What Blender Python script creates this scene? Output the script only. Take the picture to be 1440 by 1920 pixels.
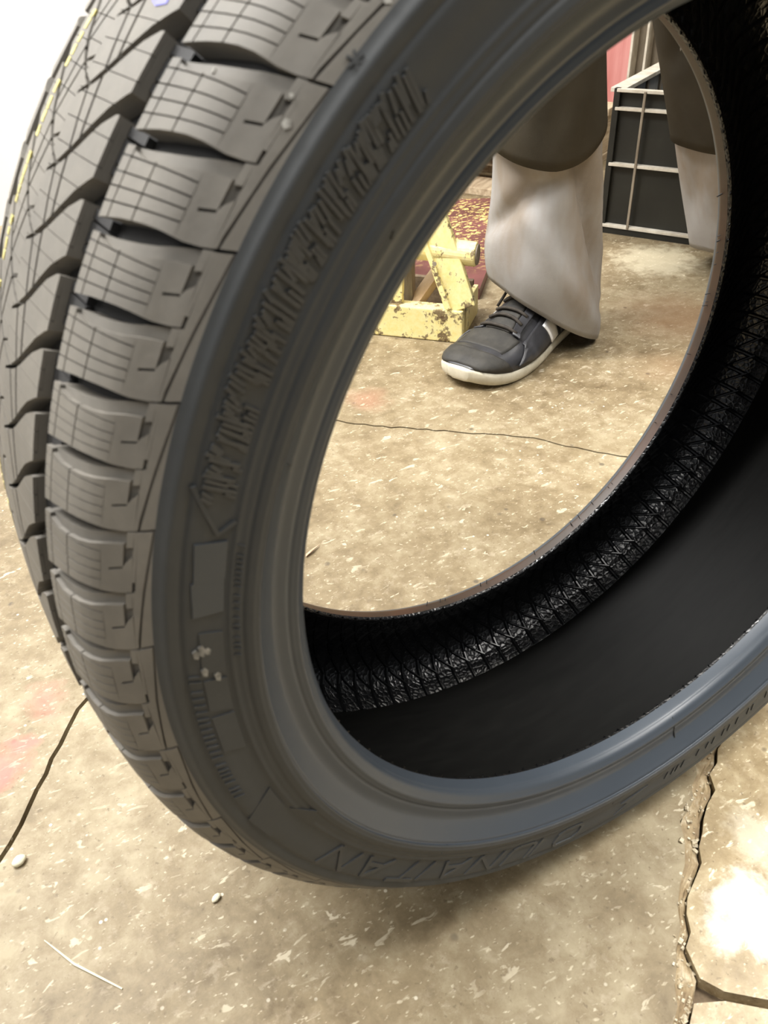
import bpy, bmesh, math, random
import numpy as np
from mathutils import Vector, Matrix
random.seed(7); rng = np.random.default_rng(7)
scene = bpy.context.scene
for o in list(bpy.data.objects): bpy.data.objects.remove(o)
PI = math.pi

# ------------------------------------------------------------------ camera, world, lights, exposure
cam_data = bpy.data.cameras.new('camera'); cam = bpy.data.objects.new('camera', cam_data)
scene.collection.objects.link(cam); scene.camera = cam
cam_data.sensor_fit = 'HORIZONTAL'; cam_data.sensor_width = 36.0
cam_data.lens = 36.0 * 1552.34 / 1440.0
cam_data.clip_start = 0.02
cam_data.dof.use_dof = True; cam_data.dof.focus_distance = 1.0; cam_data.dof.aperture_fstop = 24.0
CAMROT = ((0.864083, 0.326968, -0.382691), (-0.501842, 0.500823, -0.705217), (-0.038923, 0.801417, 0.596839))
M = Matrix.Identity(4)
for i in range(3):
    M[i][0] = CAMROT[i][0]; M[i][1] = CAMROT[i][1]; M[i][2] = CAMROT[i][2]
M.translation = Vector((-0.32021, -0.340715, 0.581789))
cam.matrix_world = M

world = bpy.data.worlds.new('world'); scene.world = world; world.use_nodes = True
wb = world.node_tree.nodes['Background']
wb.inputs['Color'].default_value = (0.93, 0.96, 1.0, 1); wb.inputs['Strength'].default_value = 0.19
scene.view_settings.view_transform = 'Standard'; scene.view_settings.look = 'None'
scene.view_settings.exposure = 0.0; scene.view_settings.gamma = 1.0
scene.view_settings.use_curve_mapping = False

def area(name, loc, target, sx, sy, power, col=(1, 1, 1)):
    d = bpy.data.lights.new(name, 'AREA'); d.shape = 'RECTANGLE'; d.size = sx; d.size_y = sy
    d.energy = power; d.color = col
    o = bpy.data.objects.new(name, d); scene.collection.objects.link(o)
    o.location = loc; o.rotation_euler = (Vector(target) - Vector(loc)).to_track_quat('-Z', 'Y').to_euler()
    return o
WARM = (1.0, 0.95, 0.86)
area('ceiling_tube_or_fill_light', (1.80, 0.40, 3.0), (1.80, 0.40, 0), 0.35, 1.5, 62, WARM)
area('added_floor_light', (0.75, -0.65, 1.6), (0.72, -0.62, 0), 0.3, 1.2, 20, (1, 0.97, 0.92)).data.spread = math.radians(80)  # added off-frame light, put in to brighten the front-right floor
area('ceiling_tube_or_fill_light', (-0.6, -1.5, 2.6), (-0.1, 0.2, 0.2), 1.5, 0.35, 14, (1, 0.97, 0.92))
area('ceiling_tube_or_fill_light', (-1.5, 0.15, 2.6), (-0.6, 0.1, 0), 0.35, 1.5, 42, (1, 0.97, 0.92))
area('ceiling_tube_or_fill_light', (-0.9, 1.1, 2.3), (-0.4, 1.8, 0.2), 1.6, 0.3, 125, (1, 0.98, 0.95))  # unseen fill, added to wash the left wall to white
area('ceiling_tube_or_fill_light', (0.9, 2.0, 3.0), (0.9, 1.2, 0), 1.5, 0.3, 36, WARM)

# ------------------------------------------------------------------ helpers
def new_obj(name, verts, faces, mat=None, parent=None, smooth=False, mats=None, midx=None):
    me = bpy.data.meshes.new(name)
    me.from_pydata([tuple(v) for v in verts], [], [tuple(f) for f in faces]); me.validate(); me.update()
    if smooth: me.shade_smooth()
    o = bpy.data.objects.new(name, me); scene.collection.objects.link(o)
    if mat: me.materials.append(mat)
    if mats:
        for m in mats: me.materials.append(m)
        if midx is not None: me.polygons.foreach_set('material_index', midx)
    if parent: o.parent = parent
    return o
def empty(name, loc=(0, 0, 0), rz=0):
    o = bpy.data.objects.new(name, None); scene.collection.objects.link(o)
    o.location = loc; o.rotation_euler = (0, 0, rz); o.empty_display_size = 0.05; return o
def tag(o, label, cat, group=None):
    o['label'] = label; o['category'] = cat
    if group: o['group'] = group
    return o
def structure(o): o['kind'] = 'structure'; return o

class MB:
    """collects shapes into one mesh"""
    def __init__(s): s.v = []; s.f = []
    def add(s, vs, fs):
        b = len(s.v); s.v += [tuple(x) for x in vs]; s.f += [tuple(i + b for i in f) for f in fs]; return s
    def box(s, c, size, rot=None, bev=0.0):
        bm = bmesh.new(); bmesh.ops.create_cube(bm, size=1.0)
        for v in bm.verts: v.co = Vector((v.co.x * size[0], v.co.y * size[1], v.co.z * size[2]))
        if bev > 0: bmesh.ops.bevel(bm, geom=list(bm.edges), offset=bev, segments=2, affect='EDGES', profile=0.6)
        m = rot.to_matrix() if hasattr(rot, 'to_matrix') else (rot if rot is not None else Matrix.Identity(3))
        bm.verts.index_update()
        s.add([m @ v.co + Vector(c) for v in bm.verts], [[v.index for v in f.verts] for f in bm.faces]); bm.free(); return s
    def beam(s, a, b, w, h, up=(0, 0, 1), bev=0.0):
        a = Vector(a); b = Vector(b); d = b - a; L = d.length; z = d.normalized(); x = Vector(up).cross(z)
        if x.length < 1e-4: x = Vector((1, 0, 0)).cross(z)
        x.normalize(); y = z.cross(x)
        rot = Matrix((x, y, z)).transposed()
        return s.box((a + b) / 2, (w, h, L), rot, bev)
    def tube(s, pts, rad, n=10, cap=True):
        pts = [Vector(p) for p in pts]; rs = rad if hasattr(rad, '__len__') else [rad] * len(pts)
        vs = []; fs = []; pr = None
        for i, p in enumerate(pts):
            d = (pts[min(i + 1, len(pts) - 1)] - pts[max(i - 1, 0)]).normalized()
            if pr is None:
                x = d.orthogonal().normalized()
            else:
                x = (pr - d * pr.dot(d)).normalized()
            pr = x; y = d.cross(x)
            for k in range(n):
                a = 2 * PI * k / n; vs.append(p + (x * math.cos(a) + y * math.sin(a)) * rs[i])
        for i in range(len(pts) - 1):
            for k in range(n):
                fs.append((i * n + k, i * n + (k + 1) % n, (i + 1) * n + (k + 1) % n, (i + 1) * n + k))
        if cap:
            fs.append(tuple(range(n))[::-1]); fs.append(tuple((len(pts) - 1) * n + k for k in range(n)))
        return s.add(vs, fs)
    def build(s, name, mat, parent=None, smooth=False): return new_obj(name, s.v, s.f, mat, parent, smooth)

def loft(rings, closed=True, cap0=False, cap1=False):
    n = len(rings[0]); vs = [p for r in rings for p in r]; fs = []
    for i in range(len(rings) - 1):
        for k in range(n if closed else n - 1):
            fs.append((i * n + k, i * n + (k + 1) % n, (i + 1) * n + (k + 1) % n, (i + 1) * n + k))
    if cap0: fs.append(tuple(range(n))[::-1])
    if cap1: fs.append(tuple((len(rings) - 1) * n + k for k in range(n)))
    return vs, fs

# ------------------------------------------------------------------ materials
class NT:
    def __init__(s, name):
        s.m = bpy.data.materials.new(name); s.m.use_nodes = True; s.t = s.m.node_tree
        s.b = s.t.nodes['Principled BSDF']; s.tc = s.t.nodes.new('ShaderNodeTexCoord')
    def n(s, typ, **kw):
        nd = s.t.nodes.new(typ)
        for k, v in kw.items(): setattr(nd, k, v)
        return nd
    def link(s, a, b): s.t.links.new(a, b)
    def setin(s, node, key, val):
        if isinstance(val, bpy.types.NodeSocket): s.link(val, node.inputs[key])
        else: node.inputs[key].default_value = val
    def mapping(s, scale=(1, 1, 1), rot=(0, 0, 0), loc=(0, 0, 0), src=None):
        mp = s.n('ShaderNodeMapping'); mp.inputs['Scale'].default_value = scale; mp.inputs['Rotation'].default_value = rot
        mp.inputs['Location'].default_value = loc; s.link(src or s.tc.outputs['Object'], mp.inputs['Vector']); return mp.outputs['Vector']
    def noise(s, scale, detail=4, rough=0.55, vec=None, dist=0.0):
        nd = s.n('ShaderNodeTexNoise'); nd.inputs['Scale'].default_value = scale; nd.inputs['Detail'].default_value = detail
        nd.inputs['Roughness'].default_value = rough; nd.inputs['Distortion'].default_value = dist
        s.link(vec if vec is not None else s.tc.outputs['Object'], nd.inputs['Vector']); return nd.outputs['Fac']
    def voro(s, scale, vec=None, feature='F1', out='Distance', rand=1.0):
        nd = s.n('ShaderNodeTexVoronoi'); nd.feature = feature; nd.inputs['Scale'].default_value = scale
        if 'Randomness' in nd.inputs: nd.inputs['Randomness'].default_value = rand
        s.link(vec if vec is not None else s.tc.outputs['Object'], nd.inputs['Vector']); return nd.outputs[out]
    def ramp(s, fac, stops):
        nd = s.n('ShaderNodeValToRGB'); cr = nd.color_ramp
        while len(cr.elements) > len(stops): cr.elements.remove(cr.elements[-1])
        while len(cr.elements) < len(stops): cr.elements.new(0.5)
        for e, (p, c) in zip(cr.elements, stops):
            e.position = p; e.color = (c if hasattr(c, '__len__') else (c, c, c)) + ((1,) if not hasattr(c, '__len__') or len(c) == 3 else ()) if hasattr(c, '__len__') else (c, c, c, 1)
        s.link(fac, nd.inputs['Fac']); return nd.outputs['Color']
    def mix(s, fac, a, b, blend='MIX'):
        nd = s.n('ShaderNodeMix'); nd.data_type = 'RGBA'; nd.blend_type = blend
        s.setin(nd, 0, fac); s.setin(nd, 6, a if isinstance(a, bpy.types.NodeSocket) else tuple(a) + (1,) if len(a) == 3 else a)
        s.setin(nd, 7, b if isinstance(b, bpy.types.NodeSocket) else tuple(b) + (1,) if len(b) == 3 else b)
        return nd.outputs[2]
    def math(s, op, a, b=0.0, c=0.0, clamp=False):
        nd = s.n('ShaderNodeMath'); nd.operation = op; nd.use_clamp = clamp
        s.setin(nd, 0, a); s.setin(nd, 1, b)
        if op in ('MULTIPLY_ADD', 'SMOOTH_MIN', 'COMPARE'): s.setin(nd, 2, c)
        return nd.outputs[0]
    def spot(s, c, r0, r1, warp=None):
        """soft round mask around a point of the object's own space"""
        nd = s.n('ShaderNodeVectorMath'); nd.operation = 'DISTANCE'
        s.link(warp if warp is not None else s.tc.outputs['Object'], nd.inputs[0]); nd.inputs[1].default_value = c
        mr = s.n('ShaderNodeMapRange'); mr.inputs['From Min'].default_value = r1; mr.inputs['From Max'].default_value = r0
        s.link(nd.outputs['Value'], mr.inputs['Value']); return mr.outputs['Result']
    def bump(s, h, strength=0.3, dist=0.002):
        nd = s.n('ShaderNodeBump'); nd.inputs['Strength'].default_value = strength; nd.inputs['Distance'].default_value = dist
        s.link(h, nd.inputs['Height']); s.link(nd.outputs['Normal'], s.b.inputs['Normal']); return nd
    def out(s, color=None, rough=None, metal=None, spec=None):
        if color is not None: s.setin(s.b, 'Base Color', color if isinstance(color, bpy.types.NodeSocket) else tuple(color) + (1,))
        if rough is not None: s.setin(s.b, 'Roughness', rough)
        if metal is not None: s.setin(s.b, 'Metallic', metal)
        if spec is not None: s.setin(s.b, 'Specular IOR Level', spec)
        return s.m

def mat_rubber(name, base, dust, rough, spec, dustamt=0.5, bump=0.15):
    t = NT(name); n1 = t.noise(14, 5, 0.6); n2 = t.noise(160, 3, 0.6)
    f = t.ramp(n1, [(0.3, 0.0), (0.75, dustamt)])
    f2 = t.math('MULTIPLY', f, t.math('ADD', n2, 0.5))
    c = t.mix(f2, base, dust)
    r = t.math('ADD', t.math('MULTIPLY', n1, 0.25), rough - 0.12)
    t.bump(n2, bump, 0.0008)
    return t.out(c, r, 0.0, spec)
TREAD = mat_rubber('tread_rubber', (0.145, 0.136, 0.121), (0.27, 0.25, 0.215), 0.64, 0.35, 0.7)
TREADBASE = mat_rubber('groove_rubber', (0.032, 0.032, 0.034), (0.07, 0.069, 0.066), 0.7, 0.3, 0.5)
SIDE = mat_rubber('sidewall_rubber', (0.050, 0.054, 0.057), (0.088, 0.092, 0.094), 0.60, 0.35, 0.45)
BEAD = mat_rubber('bead_rubber', (0.048, 0.059, 0.074), (0.066, 0.08, 0.098), 0.40, 0.5, 0.15, 0.05)
RAISED = mat_rubber('raised_rubber', (0.044, 0.047, 0.050), (0.10, 0.103, 0.103), 0.55, 0.4, 0.6)
def mat_liner():
    t = NT('liner_rubber')
    v = t.voro(235, feature='DISTANCE_TO_EDGE', rand=0.75)
    h = t.math('POWER', t.math('MULTIPLY', v, 2.2, clamp=True), 0.6)
    t.bump(h, 0.34, 0.0012)
    return t.out((0.004, 0.0043, 0.005), 0.27, 0.0, 0.9)
LINER = mat_liner()
def mat_liner_smooth():
    t = NT('liner_smooth_rubber'); n = t.noise(30, 4, 0.6, t.mapping((1, 6, 1)))
    t.bump(n, 0.12, 0.002)
    return t.out(t.ramp(n, [(0.3, (0.002, 0.002, 0.0018)), (0.8, (0.0045, 0.0045, 0.004))]), 0.5, 0.0, 0.07)
LINERS = mat_liner_smooth()
def mat_beadseat():
    t = NT('bead_seat_painted_bounce'); n = t.noise(20, 4)
    return t.out(t.ramp(n, [(0.3, (0.030, 0.020, 0.012)), (0.7, (0.060, 0.028, 0.015))]), 0.45, 0.0, 0.5)  # brown is the warm floor reflection, painted into the rubber colour
SEATFAR = mat_beadseat()
def mat_paint(name, c, c2, rough=0.6):
    t = NT(name); n = t.noise(220, 4, 0.7); return t.out(t.ramp(n, [(0.35, c2), (0.6, c)]), rough)
YMARK = mat_paint('yellow_marking_paint', (0.75, 0.66, 0.22), (0.35, 0.30, 0.12))
BMARK = mat_paint('blue_marking_paint', (0.18, 0.18, 0.62), (0.16, 0.16, 0.4))

def mat_floor(shift=(0, 0, 0), light=1.0, gloss=0.0):
    t = NT('worn_concrete'); co = t.mapping(loc=shift)
    big = t.noise(2.6, 5, 0.6, co); mid = t.noise(14, 6, 0.65, co, 0.4); fine = t.noise(90, 5, 0.7, co)
    mot = t.noise(38, 6, 0.70, co, 0.25)
    k = t.math('ADD', t.math('MULTIPLY', big, 0.40), t.math('ADD', t.math('MULTIPLY', mot, 0.40), t.math('MULTIPLY', mid, 0.20)))
    c = t.ramp(k, [(0.38, (0.150 * light, 0.108 * light, 0.056 * light)), (0.49, (0.265 * light, 0.205 * light, 0.118 * light)), (0.60, (0.40 * light, 0.335 * light, 0.215 * light))])
    # worn pale patches with hard edges
    wear = t.math('MULTIPLY', t.ramp(fine, [(0.52, 0.0), (0.66, 1.0)]), t.ramp(mid, [(0.42, 0.0), (0.6, 0.45)]))
    c = t.mix(wear, c, (0.52 * light, 0.44 * light, 0.32 * light))
    # pale chips and scuffs, stretched along one trowel direction
    mp2 = t.mapping((0.45, 1, 1), (0, 0, 0.75))
    chips = t.ramp(t.noise(120, 3, 0.55, mp2, 0.6), [(0.625, 0.0), (0.665, 1.0)])
    sel = t.ramp(t.noise(22, 3, 0.6, co), [(0.40, 0.15), (0.58, 1.0)])
    cf = t.math('MULTIPLY', chips, sel)
    c = t.mix(t.math('MULTIPLY', cf, 0.75), c, (0.68 * light, 0.60 * light, 0.44 * light))
    fl2 = t.math('MULTIPLY', t.ramp(t.noise(300, 2, 0.5, t.mapping((0.5, 1, 1), (0, 0, 0.5))), [(0.64, 0.0), (0.70, 0.8)]), t.ramp(mot, [(0.40, 0.2), (0.55, 1.0)]))
    c = t.mix(fl2, c, (0.66 * light, 0.58 * light, 0.42 * light))
    dk2 = t.ramp(t.noise(210, 3, 0.6, co), [(0.30, 0.65), (0.38, 0.0)])
    c = t.mix(dk2, c, (0.14, 0.10, 0.055))
    spk = t.math('MULTIPLY', t.ramp(t.voro(70), [(0.07, 1.0), (0.11, 0.0)]), t.ramp(t.noise(13, 2), [(0.5, 0.0), (0.6, 1.0)]))
    c = t.mix(spk, c, (0.74 * light, 0.68 * light, 0.54 * light))
    mp3 = t.mapping((0.35, 1.2, 1), (0, 0, -0.5))
    scr = t.math('MULTIPLY', t.ramp(t.voro(38, mp3), [(0.05, 1.0), (0.08, 0.0)]), t.ramp(t.noise(11, 2), [(0.5, 0), (0.6, 0.8)]))
    c = t.mix(scr, c, (0.7 * light, 0.63 * light, 0.5 * light))
    # dark oil specks
    dk = t.math('MULTIPLY', t.ramp(t.voro(42), [(0.10, 1.0), (0.17, 0.0)]), t.ramp(t.noise(17, 3), [(0.55, 0.0), (0.62, 0.75)]))
    c = t.mix(dk, c, (0.09, 0.07, 0.05))
    # red paint and rust brown stains; pale spots are floor glare painted in
    wv = t.n('ShaderNodeVectorMath'); wv.operation = 'ADD'; nn = t.n('ShaderNodeTexNoise'); nn.inputs['Scale'].default_value = 25; nn.inputs['Detail'].default_value = 4
    t.link(t.tc.outputs['Object'], nn.inputs['Vector'])
    s2 = t.n('ShaderNodeVectorMath'); s2.operation = 'MULTIPLY_ADD'; t.link(nn.outputs['Color'], s2.inputs[0]); s2.inputs[1].default_value = (0.06, 0.06, 0); s2.inputs[2].default_value = (-0.03, -0.03, 0)
    t.link(t.tc.outputs['Object'], wv.inputs[0]); t.link(s2.outputs['Vector'], wv.inputs[1]); W = wv.outputs['Vector']
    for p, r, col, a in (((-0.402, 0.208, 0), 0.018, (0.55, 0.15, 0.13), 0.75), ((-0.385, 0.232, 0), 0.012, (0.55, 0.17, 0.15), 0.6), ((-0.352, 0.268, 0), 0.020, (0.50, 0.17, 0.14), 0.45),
                      ((0.17, 0.60, 0), 0.035, (0.42, 0.18, 0.12), 0.35), ((0.74, 0.55, 0), 0.10, (0.20, 0.11, 0.055), 0.6), ((0.6, 0.42, 0), 0.06, (0.25, 0.15, 0.08), 0.35),
                      ((0.030, -0.205, 0), 0.036, (0.85, 0.82, 0.74), 0.8), ((0.085, -0.17, 0), 0.03, (0.74, 0.69, 0.56), 0.4), ((0.90, 0.76, 0), 0.09, (0.66, 0.60, 0.44), 0.5)):  # the pale spots paint a light pool and glare into the concrete
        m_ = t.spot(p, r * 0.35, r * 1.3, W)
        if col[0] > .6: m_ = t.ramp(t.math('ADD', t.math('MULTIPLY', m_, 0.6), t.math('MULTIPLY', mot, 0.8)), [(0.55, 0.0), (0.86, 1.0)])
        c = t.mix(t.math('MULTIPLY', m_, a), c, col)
    r = t.math('ADD', t.math('MULTIPLY', mid, 0.25), 0.42 - gloss)
    t.bump(t.math('ADD', t.math('MULTIPLY', fine, 0.5), t.math('MULTIPLY', cf, -0.25)), 0.35, 0.0015)
    return t.out(c, r, 0.0, 0.4)
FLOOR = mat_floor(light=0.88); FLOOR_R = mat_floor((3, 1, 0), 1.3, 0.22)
def mat_simple(name, stops, scale=8, rough=0.6, metal=0.0, spec=0.5, stretch=(1, 1, 1), bump=0.0, detail=5):
    t = NT(name); n = t.noise(scale, detail, 0.62, t.mapping(stretch))
    if bump: t.bump(n, bump, 0.002)
    return t.out(t.ramp(n, stops), rough, metal, spec)
DIRT = mat_simple('crack_dirt', [(0.3, (0.06, 0.042, 0.025)), (0.7, (0.22, 0.16, 0.10))], 60, 0.9)
ERODE = mat_simple('eroded_concrete', [(0.3, (0.20, 0.14, 0.08)), (0.55, (0.34, 0.26, 0.15)), (0.75, (0.6, 0.52, 0.38))], 70, 0.85, bump=0.6)
WALLW = mat_simple('white_wall_paint', [(0.3, (0.82, 0.82, 0.82)), (0.7, (0.9, 0.9, 0.9))], 3, 0.7)
WALLG = mat_simple('grey_wall_paint', [(0.3, (0.10, 0.09, 0.07)), (0.7, (0.16, 0.14, 0.11))], 4, 0.8)
def mat_yellow():
    t = NT('worn_yellow_paint'); n = t.noise(28, 6, 0.7); n2 = t.noise(110, 4, 0.7)
    f = t.ramp(t.math('ADD', t.math('MULTIPLY', n, 0.7), t.math('MULTIPLY', n2, 0.3)), [(0.545, 0.0), (0.58, 1.0)])
    y = t.ramp(n2, [(0.3, (0.86, 0.72, 0.28)), (0.7, (0.93, 0.84, 0.46))])
    c = t.mix(f, y, t.ramp(n2, [(0.4, (0.10, 0.055, 0.025)), (0.6, (0.25, 0.19, 0.10))]))
    t.bump(f, 0.3, 0.0008); return t.out(c, 0.45)
YELLOW = mat_yellow()
def mat_redplate():
    t = NT('chipped_red_paint'); n = t.noise(9, 4, 0.6); n2 = t.noise(55, 5, 0.75, t.mapping((1, 1.8, 1), (0, 0, 0.6)))
    red = t.ramp(n, [(0.3, (0.10, 0.040, 0.034)), (0.7, (0.21, 0.080, 0.074))])
    f = t.math('MULTIPLY', t.ramp(n2, [(0.53, 0.0), (0.56, 1.0)]), t.spot((0.72, 1.10, 0.03), 0.10, 0.30))
    c = t.mix(f, red, (0.80, 0.62, 0.22)); return t.out(c, 0.4)
REDPLATE = mat_redplate()
WOOD = mat_simple('pallet_wood', [(0.25, (0.28, 0.19, 0.11)), (0.6, (0.55, 0.44, 0.30)), (0.8, (0.66, 0.57, 0.43))], 12, 0.8, stretch=(1, 8, 8), bump=0.3)
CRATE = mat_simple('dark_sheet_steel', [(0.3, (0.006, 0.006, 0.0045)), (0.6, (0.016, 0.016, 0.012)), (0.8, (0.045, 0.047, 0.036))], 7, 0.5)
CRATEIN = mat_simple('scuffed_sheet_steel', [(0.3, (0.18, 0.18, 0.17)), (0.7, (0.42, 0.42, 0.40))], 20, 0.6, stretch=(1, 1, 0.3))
RAIL = mat_simple('bare_steel_edge', [(0.3, (0.45, 0.40, 0.32)), (0.7, (0.75, 0.70, 0.60))], 30, 0.4)
POST = mat_simple('dirty_grey_steel', [(0.3, (0.14, 0.11, 0.075)), (0.7, (0.34, 0.29, 0.22))], 14, 0.55, stretch=(3, 3, 0.6))
REDBOX = mat_simple('red_steel_paint', [(0.3, (0.58, 0.19, 0.17)), (0.7, (0.76, 0.36, 0.33))], 6, 0.5, stretch=(6, 6, 0.4))
def mat_cloth(name, a, b, rough=0.9, wv=900, dirt=None):
    t = NT(name); n = t.noise(7, 5, 0.6); n2 = t.noise(wv, 2, 0.6)
    t.bump(t.math('ADD', n2, t.math('MULTIPLY', t.noise(60, 3), 0.6)), 0.25, 0.0015)
    c = t.ramp(n, [(0.3, a), (0.7, b)])
    if dirt: c = t.mix(t.ramp(t.noise(9, 4, 0.6, t.mapping((1, 1, 0.35), (0.3, 0.2, 0), (.4, .2, 0))), [(0.47, 0.0), (0.62, 0.5)]), c, dirt)
    return t.out(c, rough, 0.0, 0.15)
GREYCLOTH = mat_cloth('grey_work_cloth', (0.29, 0.275, 0.26), (0.37, 0.36, 0.35), dirt=(0.21, 0.145, 0.08))
DARKCLOTH = mat_cloth('dark_olive_cloth', (0.034, 0.029, 0.020), (0.066, 0.058, 0.044), dirt=(0.045, 0.036, 0.022))
SKIN = mat_cloth('skin', (0.45, 0.28, 0.2), (0.5, 0.32, 0.24), 0.6)
HAIR = mat_cloth('dark_hair', (0.03, 0.02, 0.015), (0.05, 0.035, 0.025), 0.6)
LEATHER = mat_simple('black_leather', [(0.3, (0.018, 0.018, 0.020)), (0.7, (0.045, 0.045, 0.05))], 40, 0.36, bump=0.25)
LEATHERB = mat_simple('dusty_black_mesh', [(0.3, (0.018, 0.017, 0.015)), (0.7, (0.045, 0.041, 0.034))], 60, 0.7, bump=0.3)
LACE = mat_simple('dark_lace', [(0.3, (0.022, 0.018, 0.014)), (0.7, (0.05, 0.04, 0.03))], 200, 0.8)
SOLE = mat_simple('cream_sole_rubber', [(0.3, (0.50, 0.46, 0.35)), (0.7, (0.74, 0.70, 0.58))], 30, 0.6)
WHITE = mat_simple('white_leather', [(0.3, (0.8, 0.8, 0.8)), (0.7, (0.88, 0.88, 0.88))], 30, 0.45)

# ------------------------------------------------------------------ floor: concrete slabs with open joints
floor = structure(empty('floor'))
def jag(pts, step=0.02, amp=0.004, seed=1):
    r = random.Random(seed); out = []
    for (a, b) in zip(pts[:-1], pts[1:]):
        a = Vector(a); b = Vector(b); L = (b - a).length; n = max(1, int(L / step)) if L < 1.2 else max(1, int(L / 0.12))
        nrm = Vector((-(b - a).y, (b - a).x)).normalized()
        for i in range(n):
            p = a.lerp(b, i / n)
            if i > 0: p = p + nrm * r.uniform(-amp, amp)
            out.append((p.x, p.y))
    out.append(tuple(pts[-1])); return out
def slab(poly, mat):
    bm = bmesh.new(); vs = [bm.verts.new((x, y, 0)) for x, y in poly]; f = bm.faces.new(vs)
    if f.normal.z < 0: f.normal_flip()
    r = bmesh.ops.extrude_face_region(bm, geom=[f]); 
    for g in r['geom']:
        if isinstance(g, bmesh.types.BMVert): g.co.z -= 0.02
    bm.normal_update()
    for ff in bm.faces[:]:
        if len(ff.verts) > 4 and abs(ff.normal.z) > 0.9 : pass
    bmesh.ops.triangulate(bm, faces=[ff for ff in bm.faces if len(ff.verts) > 4])
    bmesh.ops.recalc_face_normals(bm, faces=bm.faces)
    me = bpy.data.meshes.new('concrete_slab'); bm.to_mesh(me); bm.free()
    me.materials.append(mat); o = bpy.data.objects.new('concrete_slab', me); scene.collection.objects.link(o); o.parent = floor
    return o
# crack line, from the near edge of the picture away under the tyre to the joint behind it
C1 = [(-0.60, -0.70), (-0.30, -0.45), (-0.115, -0.28), (-0.057, -0.23), (-0.046, -0.223), (-0.031, -0.214), (-0.024, -0.195), (0.015, -0.165), (0.032, -0.157), (0.061, -0.132), (0.088, -0.119), (0.096, -0.106), (0.134, -0.088), (0.20, -0.03), (0.30, 0.06), (0.46, 0.185)]
C1L = [(-0.62, -0.69), (-0.325, -0.445), (-0.13, -0.275), (-0.067, -0.225), (-0.049, -0.209), (-0.030, -0.192), (-0.008, -0.172), (0.021, -0.151), (0.044, -0.124), (0.067, -0.116), (0.095, -0.092), (0.13, -0.075), (0.195, -0.022), (0.295, 0.068), (0.452, 0.192)]
FAR = [(0.456, 0.195), (0.371, 0.276), (0.338, 0.318), (0.321, 0.340), (0.300, 0.379), (0.221, 0.451), (0.139, 0.524), (0.087, 0.584), (0.053, 0.62)]
LJ = [(0.053, 0.62), (-0.10, 0.46), (-0.33, 0.238), (-0.344, 0.219), (-0.388, 0.158), (-0.42, 0.118), (-0.60, -0.08), (-2.6, -2.3)]
BR = [(-0.035, -0.216), (-0.026, -0.23), (-0.006, -0.248), (0.10, -0.36), (1.6, -2.0)]
c1 = jag(C1, 0.012, 0.003, 3); c1l = jag(C1L, 0.012, 0.004, 4); far = jag(FAR, 0.012, 0.002, 5); lj = jag(LJ, 0.015, 0.002, 6); br = jag(BR, 0.015, 0.004, 8)
def off(pl, d):
    out = []
    for i, p in enumerate(pl):
        a = Vector(pl[max(i - 1, 0)]); b = Vector(pl[min(i + 1, len(pl) - 1)]); t = (b - a).normalized(); out.append((p[0] - t.y * d, p[1] + t.x * d))
    return out
# slab under the tyre
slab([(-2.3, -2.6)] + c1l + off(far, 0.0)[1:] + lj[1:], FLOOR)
# slab behind the cross joint
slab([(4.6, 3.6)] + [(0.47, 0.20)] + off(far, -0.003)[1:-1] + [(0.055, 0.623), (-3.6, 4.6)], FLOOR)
# slab left of the left joint
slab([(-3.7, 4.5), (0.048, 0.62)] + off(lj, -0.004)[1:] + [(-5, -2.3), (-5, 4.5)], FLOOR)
# two slabs right of the crack
ci = [i for i, p in enumerate(c1) if p[0] <= -0.031 + 1e-6][-1]
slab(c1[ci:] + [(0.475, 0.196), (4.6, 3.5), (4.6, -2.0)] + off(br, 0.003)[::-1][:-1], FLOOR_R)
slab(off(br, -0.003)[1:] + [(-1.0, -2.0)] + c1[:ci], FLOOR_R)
def dirt_strip():
    n = 60; vs = []; fs = []
    def res(pl, n):
        P = np.array(pl); d = np.r_[0, np.cumsum(np.hypot(*np.diff(P, axis=0).T))]; t = np.linspace(0, d[-1], n)
        return np.stack([np.interp(t, d, P[:, 0]), np.interp(t, d, P[:, 1])], 1)
    a = res(c1l, 220); b = res(c1, 220); m = 8
    for i in range(220):
        for k in range(m + 1):
            t = k / m; p = a[i] * (1 - t) + b[i] * t
            z = -0.0006 - 0.0045 * t + rng.normal(0, 0.0008)
            if k == m: z = -0.014
            if k == 0: z = -0.0003
            vs.append((p[0], p[1], min(z, -0.0003)))
    for i in range(219):
        for k in range(m): fs.append((i * (m + 1) + k, i * (m + 1) + k + 1, (i + 1) * (m + 1) + k + 1, (i + 1) * (m + 1) + k))
    o = new_obj('crack_fill', vs, fs, ERODE, floor)
dirt_strip()
def grit():
    mb = MB(); r = random.Random(21); P = np.array(C1); P2 = np.array(C1L)
    for i in range(170):
        j = r.randrange(2, len(C1) - 3); t = r.random(); u = r.uniform(-.15, 1.0)
        a = P2[j] * (1 - t) + P2[j + 1] * t; b = P[j] * (1 - t) + P[j + 1] * t; p = a * (1 - u) + b * u; q = r.uniform(.0004, .0013) if r.random() < .9 else .002
        rot = Matrix.Rotation(r.uniform(0, 3), 3, 'Z') @ Matrix.Rotation(r.uniform(0, 1), 3, 'X')
        mb.box((p[0], p[1], (-.0006 - .0045 * max(u, 0)) + q * .3 if u > 0 else q * .4), (q * 2, q * 1.4, q), rot)
    o = mb.build('grit', STONEGRIT, floor); o['kind'] = 'stuff'
STONEGRIT = mat_simple('pale_grit', [(0.35, (.30, .23, .13)), (.65, (.75, .68, .52))], 300, .8)
grit()
new_obj('subfloor', [(-5, -3, -0.012), (5, -3, -0.012), (5, 5, -0.012), (-5, 5, -0.012)], [(0, 1, 2, 3)], DIRT, floor)

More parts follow.
